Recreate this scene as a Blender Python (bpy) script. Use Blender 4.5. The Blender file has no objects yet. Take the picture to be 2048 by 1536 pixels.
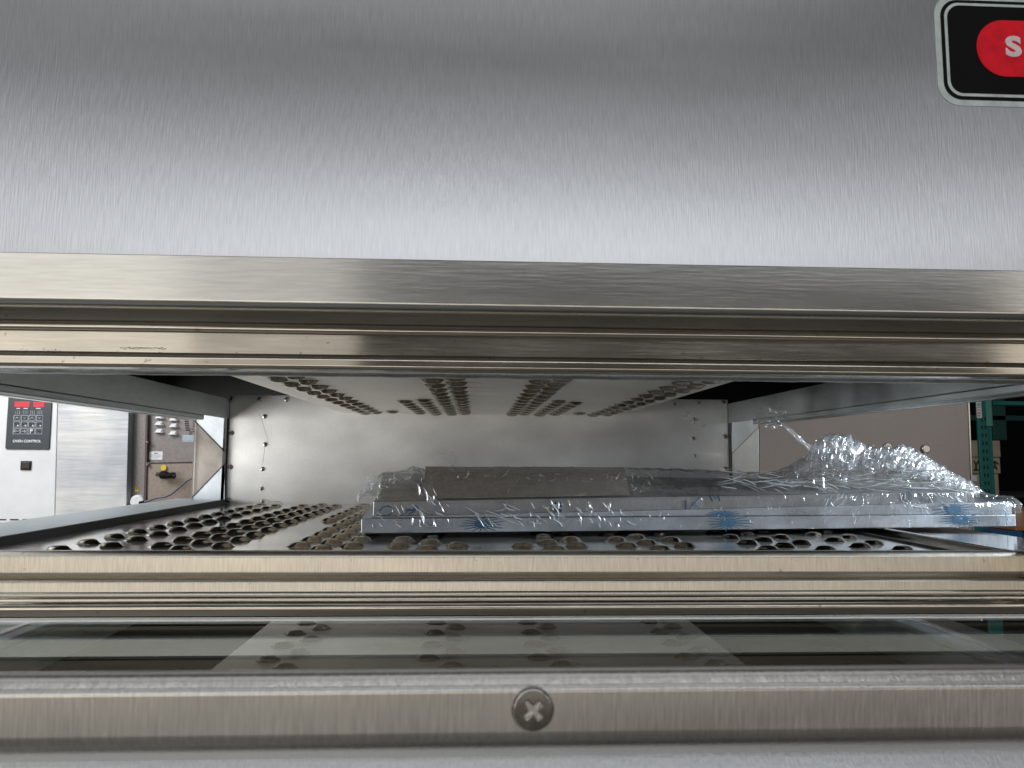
import bpy, bmesh, math, random
from mathutils import Vector, Matrix, noise
random.seed(7)
scene = bpy.context.scene
C = scene.collection

# ------------------------------------------------------------------ camera
FPX = 1485.0                       # focal length in pixels of the 2048 px wide frame
PITCH, YAW, ROLL = math.radians(5.65), math.radians(2.7), 0.006
R = (Matrix.Rotation(-YAW, 3, 'Z') @ Matrix.Rotation(math.pi/2 + PITCH, 3, 'X') @ Matrix.Rotation(ROLL, 3, 'Z'))
cd = bpy.data.cameras.new('camera')
cam = bpy.data.objects.new('camera', cd); C.objects.link(cam)
cam.matrix_world = R.to_4x4()
cd.sensor_width = 36.0; cd.lens = FPX/2048*36.0
cd.clip_start = 0.01; cd.clip_end = 60
cd.dof.use_dof = True; cd.dof.focus_distance = 0.55; cd.dof.aperture_fstop = 44
scene.camera = cam

# ------------------------------------------------------------------ world and lamps (indoor, near an open loading door)
w = bpy.data.worlds.new('World'); scene.world = w; w.use_nodes = True
bg = w.node_tree.nodes['Background']
bg.inputs[0].default_value = (1.0, 0.94, 0.88, 1); bg.inputs[1].default_value = 0.07
scene.view_settings.view_transform = 'Standard'; scene.view_settings.look = 'None'
scene.cycles.sample_clamp_indirect = 3.0; scene.cycles.blur_glossy = 0.6; scene.cycles.caustics_reflective = False
scene.view_settings.exposure = 0.0; scene.view_settings.gamma = 1.0

def area(name, loc, target, sx, sy, power, col):
    l = bpy.data.lights.new(name, 'AREA'); l.shape = 'RECTANGLE'; l.size = sx; l.size_y = sy
    l.energy = power; l.color = col
    o = bpy.data.objects.new(name, l); C.objects.link(o)
    o.location = loc
    o.rotation_euler = (Vector(target)-Vector(loc)).to_track_quat('-Z', 'Y').to_euler()
    return o
area('door_light_upper', (0.2, -3.6, 1.20), (0.2, 0.4, 1.20), 8.0, 0.50, 25.0, (0.94, 0.965, 1.0))
area('door_light_upper_glow', (-0.6, -3.65, 1.78), (-0.6, 0.4, 1.6), 6.5, 0.60, 7.0, (0.94, 0.97, 1.0))
area('door_light_left_inner', (-1.12, -3.5, 0.32), (-1.1, 0.4, 0.3), 0.9, 1.34, 2.0, (1.0, 0.955, 0.88))
area('door_light_left', (-2.75, -3.5, 0.32), (-2.6, 0.4, 0.3), 2.3, 1.34, 9.9, (1.0, 0.955, 0.88))
area('door_light_low_left', (-2.15, -3.55, -0.74), (-2.0, 0.4, -0.7), 3.6, 0.78, 15.5, (1.0, 0.93, 0.80))
area('door_light_low_right', (1.65, -3.55, -0.74), (1.55, 0.4, -0.7), 4.0, 0.78, 11.0, (1.0, 0.91, 0.79))
area('door_light_right', (3.7, -3.3, 0.45), (0.5, 0.4, 0.0), 1.3, 0.9, 3.0, (1.0, 0.93, 0.84))
area('ceiling_light_rear', (-0.8, -2.2, 2.9), (-0.8, -2.2, 0.0), 7.0, 3.2, 36, (0.97, 1.0, 0.99))
area('side_fill', (-1.5, 0.75, 0.70), (-0.75, 1.7, -0.1), 0.6, 0.5, 15, (0.97, 0.985, 1.0))  # added fill with no seen source, brightens the second oven's panels
area('high_light_left', (-1.15, 1.0, 0.85), (-0.30, 0.72, 0.0), 0.5, 0.5, 8, (0.98, 0.99, 1.0))
area('low_fill_left', (-0.78, 0.56, -0.10), (-0.1, 0.72, 0.03), 0.40, 0.34, 4.6, (1.0, 0.985, 0.96)).data.spread = math.radians(95)  # added fill outside the left opening, lifts the chamber and ceiling plate
area('high_fill_right', (1.05, 0.45, 0.20), (0.28, 0.64, -0.02), 0.30, 0.30, 3.4, (0.82, 0.92, 1.0)).data.spread = math.radians(70)  # added lamp with no seen source, gives the crumpled film its highlights

# ------------------------------------------------------------------ helpers
def P(px, py, Y):
    """point on the plane y = Y seen at pixel (px, py) of the 2048 x 1536 frame"""
    d = R @ Vector(((px-1024)/FPX, -(py-768)/FPX, -1.0))
    return d * (Y/d.y)
def ZC(py, Y): return P(957, py, Y).z
def XC(px, Y, py=900): return P(px, py, Y).x

def tag(o, label=None, cat=None, group=None, kind=None):
    if label: o['label'] = label
    if cat: o['category'] = cat
    if group: o['group'] = group
    if kind: o['kind'] = kind
    return o
def empty(name, loc, label=None, cat=None, group=None):
    o = bpy.data.objects.new(name, None); C.objects.link(o); o.location = loc
    o.empty_display_size = 0.02
    return tag(o, label, cat, group)
def link(name, me, parent=None, mats=(), smooth=False, loc=None):
    o = bpy.data.objects.new(name, me); C.objects.link(o)
    for m in mats:
        if m.name not in [s.name for s in me.materials if s]: me.materials.append(m)
    if smooth:
        for p in me.polygons: p.use_smooth = True
    if parent is not None:
        o.parent = parent
        bpy_mw = world_of(parent)
        o.matrix_parent_inverse = bpy_mw.inverted()
    if loc is not None: o.location = loc
    return o
def world_of(o):
    m = Matrix.LocRotScale(o.location, o.rotation_euler, o.scale)
    if o.parent: m = world_of(o.parent) @ o.matrix_parent_inverse @ m
    return m
def mesh(name, verts, faces):
    me = bpy.data.meshes.new(name); me.from_pydata([tuple(v) for v in verts], [], faces); me.validate(); me.update()
    return me
def bevel(o, wd, seg=2):
    m = o.modifiers.new('bevel', 'BEVEL'); m.width = wd; m.segments = seg; m.limit_method = 'ANGLE'; m.angle_limit = math.radians(40)
    for p in o.data.polygons: p.use_smooth = True
    try: m.harden_normals = True
    except Exception: pass
    return o
def box(name, x0, x1, y0, y1, z0, z1, mat, parent=None, bv=0):
    v = [(x,y,z) for x in (x0,x1) for y in (y0,y1) for z in (z0,z1)]
    f = [(0,1,3,2),(4,6,7,5),(0,4,5,1),(2,3,7,6),(0,2,6,4),(1,5,7,3)]
    o = link(name, mesh(name, v, f), parent, [mat])
    if bv: bevel(o, bv)
    return o
def prism(name, pts, y0, y1, mat, parent=None, bv=0):
    """outline in x-z (list of (x,z)) given thickness from y0 to y1"""
    n = len(pts)
    v = [(x,y0,z) for x,z in pts] + [(x,y1,z) for x,z in pts]
    f = [tuple(range(n)), tuple(range(2*n-1, n-1, -1))] + [(i, i+n, (i+1)%n+n, (i+1)%n) for i in range(n)]
    me = mesh(name, v, f)
    bm = bmesh.new(); bm.from_mesh(me); bmesh.ops.recalc_face_normals(bm, faces=bm.faces); bm.to_mesh(me); bm.free()
    o = link(name, me, parent, [mat])
    if bv: bevel(o, bv)
    return o
def pxprism(name, pp, Y, th, mat, parent=None, bv=0):
    return prism(name, [(P(a,b,Y).x, P(a,b,Y).z) for a,b in pp], Y, Y+th, mat, parent, bv)
def rectpx(a0,b0,a1,b1): return [(a0,b0),(a1,b0),(a1,b1),(a0,b1)]
def pbox(name, a0,b0,a1,b1, Y, th, mat, parent=None, bv=0):
    p = P((a0+a1)/2,(b0+b1)/2,Y); q0 = P(a0,(b0+b1)/2,Y).x; q1 = P(a1,(b0+b1)/2,Y).x
    z0 = P((a0+a1)/2,b1,Y).z; z1 = P((a0+a1)/2,b0,Y).z
    return box(name, q0,q1,Y,Y+th,z0,z1,mat,parent,bv)
def profile(name, pts, x0, x1, mat, parent=None, rnd=0, th=0.0012, smooth=True, nx=1, wob=0):
    """folded sheet: (y,z) path swept along x, given sheet thickness"""
    path = [Vector(p) for p in pts]
    if rnd:
        out = [path[0]]
        for i in range(1, len(path)-1):
            a,b,c = path[i-1],path[i],path[i+1]
            r = min(rnd if not isinstance(rnd, dict) else rnd.get(i, 0.0006), (a-b).length*.45, (c-b).length*.45)
            p0 = b+(a-b).normalized()*r; p1 = b+(c-b).normalized()*r
            for k in range(7):
                t = k/6; out.append(p0*(1-t)**2 + b*2*t*(1-t) + p1*t*t)
        out.append(path[-1]); path = out
    xs = [x0+(x1-x0)*i/nx for i in range(nx+1)]
    v = []; f = []; n = len(path)
    for i,x in enumerate(xs):
        for j,p in enumerate(path):
            dz = wob*noise.noise(Vector((x*9, j*0.05, 3.3))) if wob else 0
            v.append((x, p.x+dz*0.6, p.y+dz))
    for i in range(nx):
        for j in range(n-1):
            a = i*n+j; f.append((a, a+1, a+n+1, a+n))
    me = mesh(name, v, f)
    o = link(name, me, parent, [mat], smooth)
    s = o.modifiers.new('sheet', 'SOLIDIFY'); s.thickness = th; s.offset = 1
    if smooth:
        wn = o.modifiers.new('weighted', 'WEIGHTED_NORMAL'); wn.weight = 100; wn.keep_sharp = False
    return o
def cyl(name, c, r, h, mat, parent=None, axis='Y', seg=24, bv=0, r2=None):
    bm = bmesh.new(); bmesh.ops.create_cone(bm, cap_ends=True, segments=seg, radius1=r, radius2=r if r2 is None else r2, depth=h)
    if axis == 'Y': bmesh.ops.rotate(bm, verts=bm.verts, matrix=Matrix.Rotation(math.pi/2, 3, 'X'))
    if axis == 'X': bmesh.ops.rotate(bm, verts=bm.verts, matrix=Matrix.Rotation(math.pi/2, 3, 'Y'))
    bmesh.ops.translate(bm, verts=bm.verts, vec=Vector(c))
    me = bpy.data.meshes.new(name); bm.to_mesh(me); bm.free()
    o = link(name, me, parent, [mat])
    if bv: bevel(o, bv, 3)
    return o
def tube(name, pts, r, mat, parent=None, seg=8):
    v=[]; f=[]; pts=[Vector(p) for p in pts]
    for i,p in enumerate(pts):
        t = (pts[min(i+1,len(pts)-1)]-pts[max(i-1,0)]).normalized()
        a = t.cross(Vector((0.1,1,0.2))).normalized(); b = t.cross(a)
        for k in range(seg):
            an = 2*math.pi*k/seg; v.append(p+(a*math.cos(an)+b*math.sin(an))*r)
    for i in range(len(pts)-1):
        for k in range(seg):
            f.append((i*seg+k, i*seg+(k+1)%seg, (i+1)*seg+(k+1)%seg, (i+1)*seg+k))
    f.append(tuple(range(seg))); f.append(tuple((len(pts)-1)*seg+k for k in range(seg)))
    return link(name, mesh(name,v,f), parent, [mat], True)
def text_mesh(name, body, size, loc, mat, parent=None, sx=1.0, ext=0.0002, bold=0.0, align='CENTER'):
    cu = bpy.data.curves.new(name,'FONT'); cu.body = body; cu.size = size; cu.align_x = align; cu.align_y='CENTER'
    cu.extrude = ext; cu.offset = bold; cu.resolution_u = 4
    t = bpy.data.objects.new(name+'_tmp', cu); C.objects.link(t)
    dg = bpy.context.evaluated_depsgraph_get()
    me = bpy.data.meshes.new_from_object(t.evaluated_get(dg)); me.name = name
    bpy.data.objects.remove(t)
    me.transform(Matrix.Translation(loc) @ Matrix.Rotation(math.pi/2,4,'X') @ Matrix.Diagonal((sx,1,1,1)))
    me.materials.clear()
    return link(name, me, parent, [mat])
def rrect(x0,x1,z0,z1,r,n=8):
    out=[]
    for cx,cz,a0 in ((x1-r,z1-r,0),(x0+r,z1-r,90),(x0+r,z0+r,180),(x1-r,z0+r,270)):
        for k in range(n+1):
            a=math.radians(a0+90*k/n); out.append((cx+r*math.cos(a), cz+r*math.sin(a)))
    return out

# ------------------------------------------------------------------ materials
def newmat(name):
    m = bpy.data.materials.new(name); m.use_nodes = True
    return m, m.node_tree, m.node_tree.nodes['Principled BSDF']
def plain(name, col, rough=0.5, metal=0.0, spec=0.5, bump=0, bscale=200, var=(.82,1.08)):
    m,nt,b = newmat(name)
    b.inputs['Base Color'].default_value = (*col,1); b.inputs['Roughness'].default_value = rough
    b.inputs['Metallic'].default_value = metal
    b.inputs['Specular IOR Level'].default_value = spec
    tc = nt.nodes.new('ShaderNodeTexCoord'); nz = nt.nodes.new('ShaderNodeTexNoise'); nz.inputs['Scale'].default_value = bscale
    nz.inputs['Detail'].default_value = 4
    nt.links.new(tc.outputs['Object'], nz.inputs['Vector'])
    mx = nt.nodes.new('ShaderNodeMix'); mx.data_type='RGBA'; mx.blend_type='MULTIPLY'; mx.inputs[0].default_value = 1
    mr = nt.nodes.new('ShaderNodeMapRange'); mr.inputs['From Min'].default_value=.3; mr.inputs['From Max'].default_value=.7
    mr.inputs['To Min'].default_value=var[0]; mr.inputs['To Max'].default_value=var[1]
    nt.links.new(nz.outputs['Fac'], mr.inputs['Value'])
    mx.inputs[6].default_value = (*col,1); nt.links.new(mr.outputs['Result'], mx.inputs[7])
    nt.links.new(mx.outputs[2], b.inputs['Base Color'])
    if bump:
        bp = nt.nodes.new('ShaderNodeBump'); bp.inputs['Strength'].default_value = bump; bp.inputs['Distance'].default_value = .0005
        nt.links.new(nz.outputs['Fac'], bp.inputs['Height']); nt.links.new(bp.outputs['Normal'], b.inputs['Normal'])
    return m
def steel(name, col=(0.62,0.62,0.62), rough=0.25, aniso=0.0, tangent=(1,0,0), grain=(1200,1200,150), gamt=0.12, gbump=0.08,
          cloud=0.15, cscale=(14,14,14), rvar=0.1, speck=0.0, wav=0.0, wavs=18, metal=1.0):
    """brushed sheet metal: stretched fine grain, cloudy wear, small scratches"""
    m,nt,b = newmat(name); N = nt.nodes.new; L = nt.links.new
    b.inputs['Metallic'].default_value = metal
    tc = N('ShaderNodeTexCoord')
    mp = N('ShaderNodeMapping'); mp.inputs['Scale'].default_value = grain; L(tc.outputs['Object'], mp.inputs['Vector'])
    g = N('ShaderNodeTexNoise'); g.inputs['Scale'].default_value = 1; g.inputs['Detail'].default_value = 3; L(mp.outputs[0], g.inputs['Vector'])
    mc = N('ShaderNodeMapping'); mc.inputs['Scale'].default_value = cscale; L(tc.outputs['Object'], mc.inputs['Vector'])
    c = N('ShaderNodeTexNoise'); c.inputs['Scale'].default_value = 1; c.inputs['Detail'].default_value = 5; c.inputs['Roughness'].default_value=.6; L(mc.outputs[0], c.inputs['Vector'])
    def mrange(src, a, bb, lo, hi):
        r = N('ShaderNodeMapRange'); r.inputs['From Min'].default_value=a; r.inputs['From Max'].default_value=bb
        r.inputs['To Min'].default_value=lo; r.inputs['To Max'].default_value=hi; L(src, r.inputs['Value']); return r.outputs['Result']
    gm = mrange(g.outputs['Fac'], .3,.7, 1-gamt, 1+gamt)
    cm = mrange(c.outputs['Fac'], .3,.7, 1-cloud, 1+cloud*.5)
    mu = N('ShaderNodeMath'); mu.operation='MULTIPLY'; L(gm, mu.inputs[0]); L(cm, mu.inputs[1])
    last = mu.outputs[0]
    if speck:
        vo = N('ShaderNodeTexNoise'); vo.inputs['Scale'].default_value = 230; vo.inputs['Detail'].default_value=2; L(tc.outputs['Object'], vo.inputs['Vector'])
        sp = mrange(vo.outputs['Fac'], .70,.76, 1, 1-speck)
        m2 = N('ShaderNodeMath'); m2.operation='MULTIPLY'; L(last, m2.inputs[0]); L(sp, m2.inputs[1]); last = m2.outputs[0]
    mx = N('ShaderNodeMix'); mx.data_type='RGBA'; mx.blend_type='MULTIPLY'; mx.inputs[0].default_value=1
    mx.inputs[6].default_value=(*col,1); L(last, mx.inputs[7]); L(mx.outputs[2], b.inputs['Base Color'])
    rr = mrange(c.outputs['Fac'], .3,.7, rough*(1-rvar), rough*(1+rvar)); L(rr, b.inputs['Roughness'])
    if aniso:
        b.inputs['Anisotropic'].default_value = aniso
        cx = N('ShaderNodeCombineXYZ')
        for i in range(3): cx.inputs[i].default_value = tangent[i]
        L(cx.outputs[0], b.inputs['Tangent'])
    bp = N('ShaderNodeBump'); bp.inputs['Strength'].default_value = gbump; bp.inputs['Distance'].default_value=.0003
    L(g.outputs['Fac'], bp.inputs['Height'])
    nrm = bp.outputs['Normal']
    if wav:
        wn = N('ShaderNodeTexNoise'); wn.inputs['Scale'].default_value = wavs; wn.inputs['Detail'].default_value=1; L(tc.outputs['Object'], wn.inputs['Vector'])
        b2 = N('ShaderNodeBump'); b2.inputs['Strength'].default_value = wav; b2.inputs['Distance'].default_value=.004
        L(wn.outputs['Fac'], b2.inputs['Height']); L(nrm, b2.inputs['Normal']); nrm = b2.outputs['Normal']
    L(nrm, b.inputs['Normal'])
    return m

S_HOOD = steel('hood_steel', (0.60,0.61,0.63), 0.33, 0.85, (1,0,0), (1600,1600,100), 0.07, 0.28, 0.10, (2.2,5,14), 0.1, wav=.28, wavs=4)
S_LIP  = steel('lip_steel', (0.62,0.62,0.60), 0.18, 0.5, (0,.3,1), (60,900,900), 0.05, 0.12, 0.05, (4,60,60), 0.12)
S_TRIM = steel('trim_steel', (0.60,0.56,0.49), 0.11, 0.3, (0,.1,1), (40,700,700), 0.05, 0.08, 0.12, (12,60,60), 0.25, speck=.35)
S_TRIMV = steel('grained_trim_steel', (0.66,0.62,0.55), 0.34, 0.5, (1,0,0), (1700,1700,90), 0.12, 0.35, 0.14, (9,50,50), 0.2, speck=.3)
S_DOOR = steel('door_frame_steel', (0.62,0.605,0.59), 0.32, 0.5, (1,0,0), (1900,1900,90), 0.11, 0.24, 0.12, (8,30,30), 0.2)
S_DOORLOW = steel('door_skin_steel', (0.56,0.58,0.60), 0.42, 0.4, (1,0,0), (2200,2200,300), 0.08, 0.3, 0.1, (12,20,20), 0.15)
S_WALL = steel('chamber_steel', (0.76,0.765,0.76), 0.33, 0, (1,0,0), (700,700,300), 0.04, 0.10, 0.15, (9,9,13), 0.2, metal=.72)
S_FLOOR = steel('finger_plate_steel', (0.60,0.585,0.55), 0.13, 0, (1,0,0), (300,60,300), 0.03, 0.03, 0.14, (14,14,14), 0.5, speck=.12, metal=.72)
S_CEIL = steel('ceiling_plate_steel', (0.66,0.64,0.59), 0.38, 0, (1,0,0), (500,120,300), 0.04, 0.06, 0.15, (10,10,10), 0.3, metal=.72)
S_NOZ  = steel('nozzle_steel', (0.52,0.46,0.37), 0.16, 0, (1,0,0), (300,300,300), 0.10, 0.02, 0.25, (60,60,60), 0.3)
S_BEAM = steel('side_beam_steel', (0.36,0.40,0.41), 0.38, 0, (1,0,0), (300,80,300), 0.06, 0.06, 0.25, (9,9,9), 0.3)
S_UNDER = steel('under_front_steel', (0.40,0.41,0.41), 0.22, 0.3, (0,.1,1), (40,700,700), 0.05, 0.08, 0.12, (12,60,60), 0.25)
S_RECESS = steel('shaded_recess_steel', (0.13,0.115,0.10), 0.3, 0, (0,.1,1), (40,700,700), 0.05, 0.08, 0.12, (12,60,60), 0.25)  # darker copy of the under-front steel, recess shade put into its colour
S_BLUE = steel('bracket_steel', (0.48,0.53,0.56), 0.45, 0, (1,0,0), (300,300,300), 0.04, 0.04, 0.22, (25,25,25), 0.3, metal=.4)
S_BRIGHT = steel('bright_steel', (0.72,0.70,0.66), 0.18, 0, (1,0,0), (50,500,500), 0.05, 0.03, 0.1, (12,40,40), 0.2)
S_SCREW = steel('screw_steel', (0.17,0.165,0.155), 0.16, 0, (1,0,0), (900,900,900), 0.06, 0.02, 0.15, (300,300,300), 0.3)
S_RIVET = steel('rivet_steel', (0.30,0.29,0.27), 0.4, 0, (1,0,0), (900,900,900), 0.06, 0.02, 0.15, (300,300,300), 0.3)
S_GASK = steel('galvanised_edge', (0.40,0.42,0.43), 0.42, 0, (1,0,0), (500,500,500), 0.12, 0.2, 0.25, (40,200,200), 0.3, speck=.25)
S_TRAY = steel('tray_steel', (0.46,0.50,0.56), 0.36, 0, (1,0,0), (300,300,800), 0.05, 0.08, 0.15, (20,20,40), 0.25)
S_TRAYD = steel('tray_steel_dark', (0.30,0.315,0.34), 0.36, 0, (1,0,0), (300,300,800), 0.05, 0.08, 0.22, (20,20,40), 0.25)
M_NHOLE = plain('nozzle_bore',(0.05,0.035,0.022),0.4,.6)
M_FLATBLACK = plain('flat_black', (0.012,0.012,0.012), 0.8)  # plain black; on the oven's inner shell it paints in the shade
M_GAP = plain('black_gasket', (0.015,0.013,0.012), 0.6)
M_BLACK = plain('badge_black', (0.004,0.004,0.005), 0.5, spec=.12)
M_SILVER = plain('badge_silver', (0.66,0.76,0.76), 0.45, 0.0)
M_RED = plain('badge_red', (0.95,0.010,0.030), 0.5, spec=.2)
M_PINK = plain('badge_lettering', (0.95,0.80,0.83), 0.4)
M_WHITE = plain('white_film_panel', (0.80,0.81,0.82), 0.45, bscale=22, var=(.93,1.02))
M_KEY = plain('keypad_grey', (0.055,0.065,0.075), 0.4)
M_KEYD = plain('keypad_button', (0.035,0.045,0.055), 0.4)
M_PRINT = plain('keypad_print', (0.80,0.83,0.86), 0.5)
M_PRINTD = plain('keypad_print_dim', (0.38,0.41,0.45), 0.5)
M_DISP = plain('red_display', (0.72,0.06,0.08), 0.3)
M_TAUPE = plain('brushed_taupe_panel', (0.25,0.225,0.222), 0.42, 0.35)
M_TAUPE2 = plain('warm_taupe_panel', (0.32,0.265,0.225), 0.42, 0.35)
M_CAB = steel('cabinet_steel', (0.42,0.385,0.38), 0.42, 0, (1,0,0), (200,200,200), 0.03, 0.05, 0.10, (2.5,2.5,2.5), 0.2)
M_YEL = plain('yellow_sticker', (0.80,0.56,0.05), 0.5)
M_BLUEP = plain('blue_film_print', (0.005,0.125,0.25), 0.45)
M_BLUED = plain('dull_blue_print', (0.04,0.13,0.26), 0.5)
M_CARD = plain('cardboard', (0.43,0.37,0.32), 0.8, bump=.2, bscale=60)
M_FOLD = plain('grey_folded_sheet', (0.33,0.31,0.29), 0.45, .3, bscale=40, var=(.5,1.3))
M_CARDP = plain('pale_cardboard', (0.40,0.34,0.28), 0.8, bump=.2, bscale=20)
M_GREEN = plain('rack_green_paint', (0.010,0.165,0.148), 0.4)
M_RUBBER = plain('black_rubber', (0.012,0.012,0.014), 0.45)
M_PLW = plain('white_plastic', (0.85,0.86,0.88), 0.35)
M_CABLE = plain('grey_cable', (0.11,0.115,0.15), 0.4)
M_DARKW = plain('unlit_warehouse_wall', (0.010,0.010,0.010), 0.9, spec=.1, bscale=3)  # near-black colour stands in for the unlit depth of the warehouse
M_CONC = plain('concrete_floor', (0.30,0.29,0.275), 0.6, bump=.2, bscale=8)
M_ORANGE = plain('orange_wood', (0.50,0.22,0.09), 0.7, bscale=15)
M_BLUEB = plain('blue_plastic', (0.01,0.10,0.28), 0.4)
M_DIRT = plain('dark_grime', (0.03,0.022,0.016), 0.8)

def wrinkled_panel():
    m,nt,b = newmat('wrinkled_protective_film'); N=nt.nodes.new; L=nt.links.new
    b.inputs['Metallic'].default_value=.25; b.inputs['Roughness'].default_value=.33
    tc=N('ShaderNodeTexCoord'); mp=N('ShaderNodeMapping'); mp.inputs['Scale'].default_value=(8,8,75); mp.inputs['Rotation'].default_value=(0,.22,0)
    L(tc.outputs['Object'],mp.inputs['Vector'])
    n=N('ShaderNodeTexNoise'); n.inputs['Scale'].default_value=1; n.inputs['Detail'].default_value=3; L(mp.outputs[0],n.inputs['Vector'])
    n2=N('ShaderNodeTexNoise'); n2.inputs['Scale'].default_value=9; n2.inputs['Detail'].default_value=3; L(tc.outputs['Object'],n2.inputs['Vector'])
    r=N('ShaderNodeValToRGB'); r.color_ramp.elements[0].position=.35; r.color_ramp.elements[0].color=(.50,.53,.58,1)
    r.color_ramp.elements[1].position=.62; r.color_ramp.elements[1].color=(.74,.74,.73,1); L(n2.outputs['Fac'],r.inputs['Fac'])
    L(r.outputs[0],b.inputs['Base Color'])
    bp=N('ShaderNodeBump'); bp.inputs['Strength'].default_value=.32; bp.inputs['Distance'].default_value=.004; L(n.outputs['Fac'],bp.inputs['Height']); L(bp.outputs[0],b.inputs['Normal'])
    return m
M_FILMP = wrinkled_panel()

def film_mat(name, base, edge, milk, rough=.13, bs=.6):
    """clear stretch film: see-through, with gloss that grows at grazing angles and faint milkiness in folds"""
    m=bpy.data.materials.new(name); m.use_nodes=True; nt=m.node_tree; nt.nodes.clear(); N=nt.nodes.new; L=nt.links.new
    out=N('ShaderNodeOutputMaterial'); tr=N('ShaderNodeBsdfTransparent'); tr.inputs[0].default_value=(.975,.98,.985,1)
    gl=N('ShaderNodeBsdfGlossy'); gl.inputs['Roughness'].default_value=rough; gl.inputs[0].default_value=(1,1,1,1)
    lw=N('ShaderNodeLayerWeight'); lw.inputs['Blend'].default_value=.45
    tc=N('ShaderNodeTexCoord'); mp=N('ShaderNodeMapping'); mp.inputs['Scale'].default_value=(190,190,70); mp.inputs['Rotation'].default_value=(0,.5,.3)
    L(tc.outputs['Object'],mp.inputs[0])
    nz=N('ShaderNodeTexNoise'); nz.inputs['Scale'].default_value=1; nz.inputs['Detail'].default_value=3; nz.inputs['Distortion'].default_value=1.2; L(mp.outputs[0],nz.inputs['Vector'])
    bp=N('ShaderNodeBump'); bp.inputs['Strength'].default_value=bs; bp.inputs['Distance'].default_value=.0015; L(nz.outputs['Fac'],bp.inputs['Height'])
    L(bp.outputs[0],gl.inputs['Normal']); L(bp.outputs[0],lw.inputs['Normal'])
    mr=N('ShaderNodeMapRange'); mr.inputs['To Min'].default_value=base; mr.inputs['To Max'].default_value=edge; L(lw.outputs['Facing'],mr.inputs['Value'])
    m1=N('ShaderNodeMixShader'); L(mr.outputs[0],m1.inputs[0]); L(tr.outputs[0],m1.inputs[1]); L(gl.outputs[0],m1.inputs[2])
    df=N('ShaderNodeBsdfTranslucent'); df.inputs[0].default_value=(.9,.93,.97,1)
    d2=N('ShaderNodeBsdfDiffuse'); d2.inputs[0].default_value=(.9,.93,.97,1); ad=N('ShaderNodeAddShader'); 
    mm=N('ShaderNodeMixShader'); mm.inputs[0].default_value=.5; L(df.outputs[0],mm.inputs[1]); L(d2.outputs[0],mm.inputs[2])
    rp=N('ShaderNodeMapRange'); rp.inputs['From Min'].default_value=.5; rp.inputs['From Max'].default_value=.75; rp.inputs['To Min'].default_value=milk*.25; rp.inputs['To Max'].default_value=milk
    L(nz.outputs['Fac'],rp.inputs['Value'])
    m2=N('ShaderNodeMixShader'); L(rp.outputs[0],m2.inputs[0]); L(m1.outputs[0],m2.inputs[1]); L(mm.outputs[0],m2.inputs[2])
    L(m2.outputs[0],out.inputs['Surface'])
    return m
M_FILM = film_mat('clear_stretch_film', .03, .38, .10)
M_FILMK = film_mat('knotted_stretch_film', .02, .16, .10)
M_FILMD = film_mat('bunched_stretch_film', .035, .22, .42, .24, .35)

def glass_mat():
    m=bpy.data.materials.new('window_glass'); m.use_nodes=True; nt=m.node_tree; nt.nodes.clear(); N=nt.nodes.new; L=nt.links.new
    out=N('ShaderNodeOutputMaterial'); tr=N('ShaderNodeBsdfTransparent'); tr.inputs[0].default_value=(.80,.83,.83,1)
    gl=N('ShaderNodeBsdfGlossy'); gl.inputs['Roughness'].default_value=.015; gl.inputs[0].default_value=(.95,.97,.98,1)
    fr=N('ShaderNodeFresnel'); fr.inputs[0].default_value=1.52
    mu=N('ShaderNodeMath'); mu.operation='MULTIPLY'; mu.inputs[1].default_value=1.45; mu.use_clamp=True; L(fr.outputs[0],mu.inputs[0])
    ge=N('ShaderNodeNewGeometry'); fm=N('ShaderNodeMath'); fm.operation='SUBTRACT'; fm.inputs[0].default_value=1; L(ge.outputs['Backfacing'],fm.inputs[1])
    m3=N('ShaderNodeMath'); m3.operation='MULTIPLY'; L(mu.outputs[0],m3.inputs[0]); L(fm.outputs[0],m3.inputs[1])
    mx=N('ShaderNodeMixShader'); L(m3.outputs[0],mx.inputs[0]); L(tr.outputs[0],mx.inputs[1]); L(gl.outputs[0],mx.inputs[2]); L(mx.outputs[0],out.inputs[0])
    return m
M_GLASS = glass_mat()

# ------------------------------------------------------------------ surroundings (what shows through the open ends)
fl = box('floor', -9, 9, -6, 9, -1.20, -1.15, M_CONC); tag(fl, kind='structure')
wl = box('wall', -9, 9, 8.0, 8.2, -1.15, 4.0, M_DARKW); tag(wl, kind='structure')

# ------------------------------------------------------------------ main oven
YB = 0.95; XWL = 0.3116; XWR = 0.3264; ZF = -0.0595; ZCE = 0.0544
oven = empty('conveyor_oven', (0, 0.7, -1.15), 'large stainless steel conveyor oven in the foreground with its front window door folded open', 'oven')

HX = 0.62
# hood front sheet
hood = profile('hood_panel', [(0.300, 0.42), (0.300, ZC(523, .300))], -HX, HX, S_HOOD, oven, nx=1, smooth=False)
p0 = (0.3005, ZC(523.5, .3005))
lip = profile('hood_lip', [p0, (0.3018, ZC(613,.3018)), (0.3040, ZC(620,.304)), (0.332, ZC(622.5,.332))], -HX, HX, S_LIP, oven,
              rnd=0.0022)
# stepped trim under the hood
t1 = profile('upper_trim', [(0.3325, ZC(600,.3325)), (0.3325, ZC(655,.3325)), (0.3300, ZC(657.5,.330)), (0.3300, ZC(666,.330)), (0.3325, ZC(670,.3325)),
             (0.3325, ZC(716,.3325)), (0.3300, ZC(722,.330)), (0.3300, ZC(737,.3300)), (0.336, ZC(741,.336)), (0.352, ZC(741.5,.352))], -HX, HX, S_TRIM, oven, rnd=0.0006, nx=60, wob=0.0002)
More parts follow.
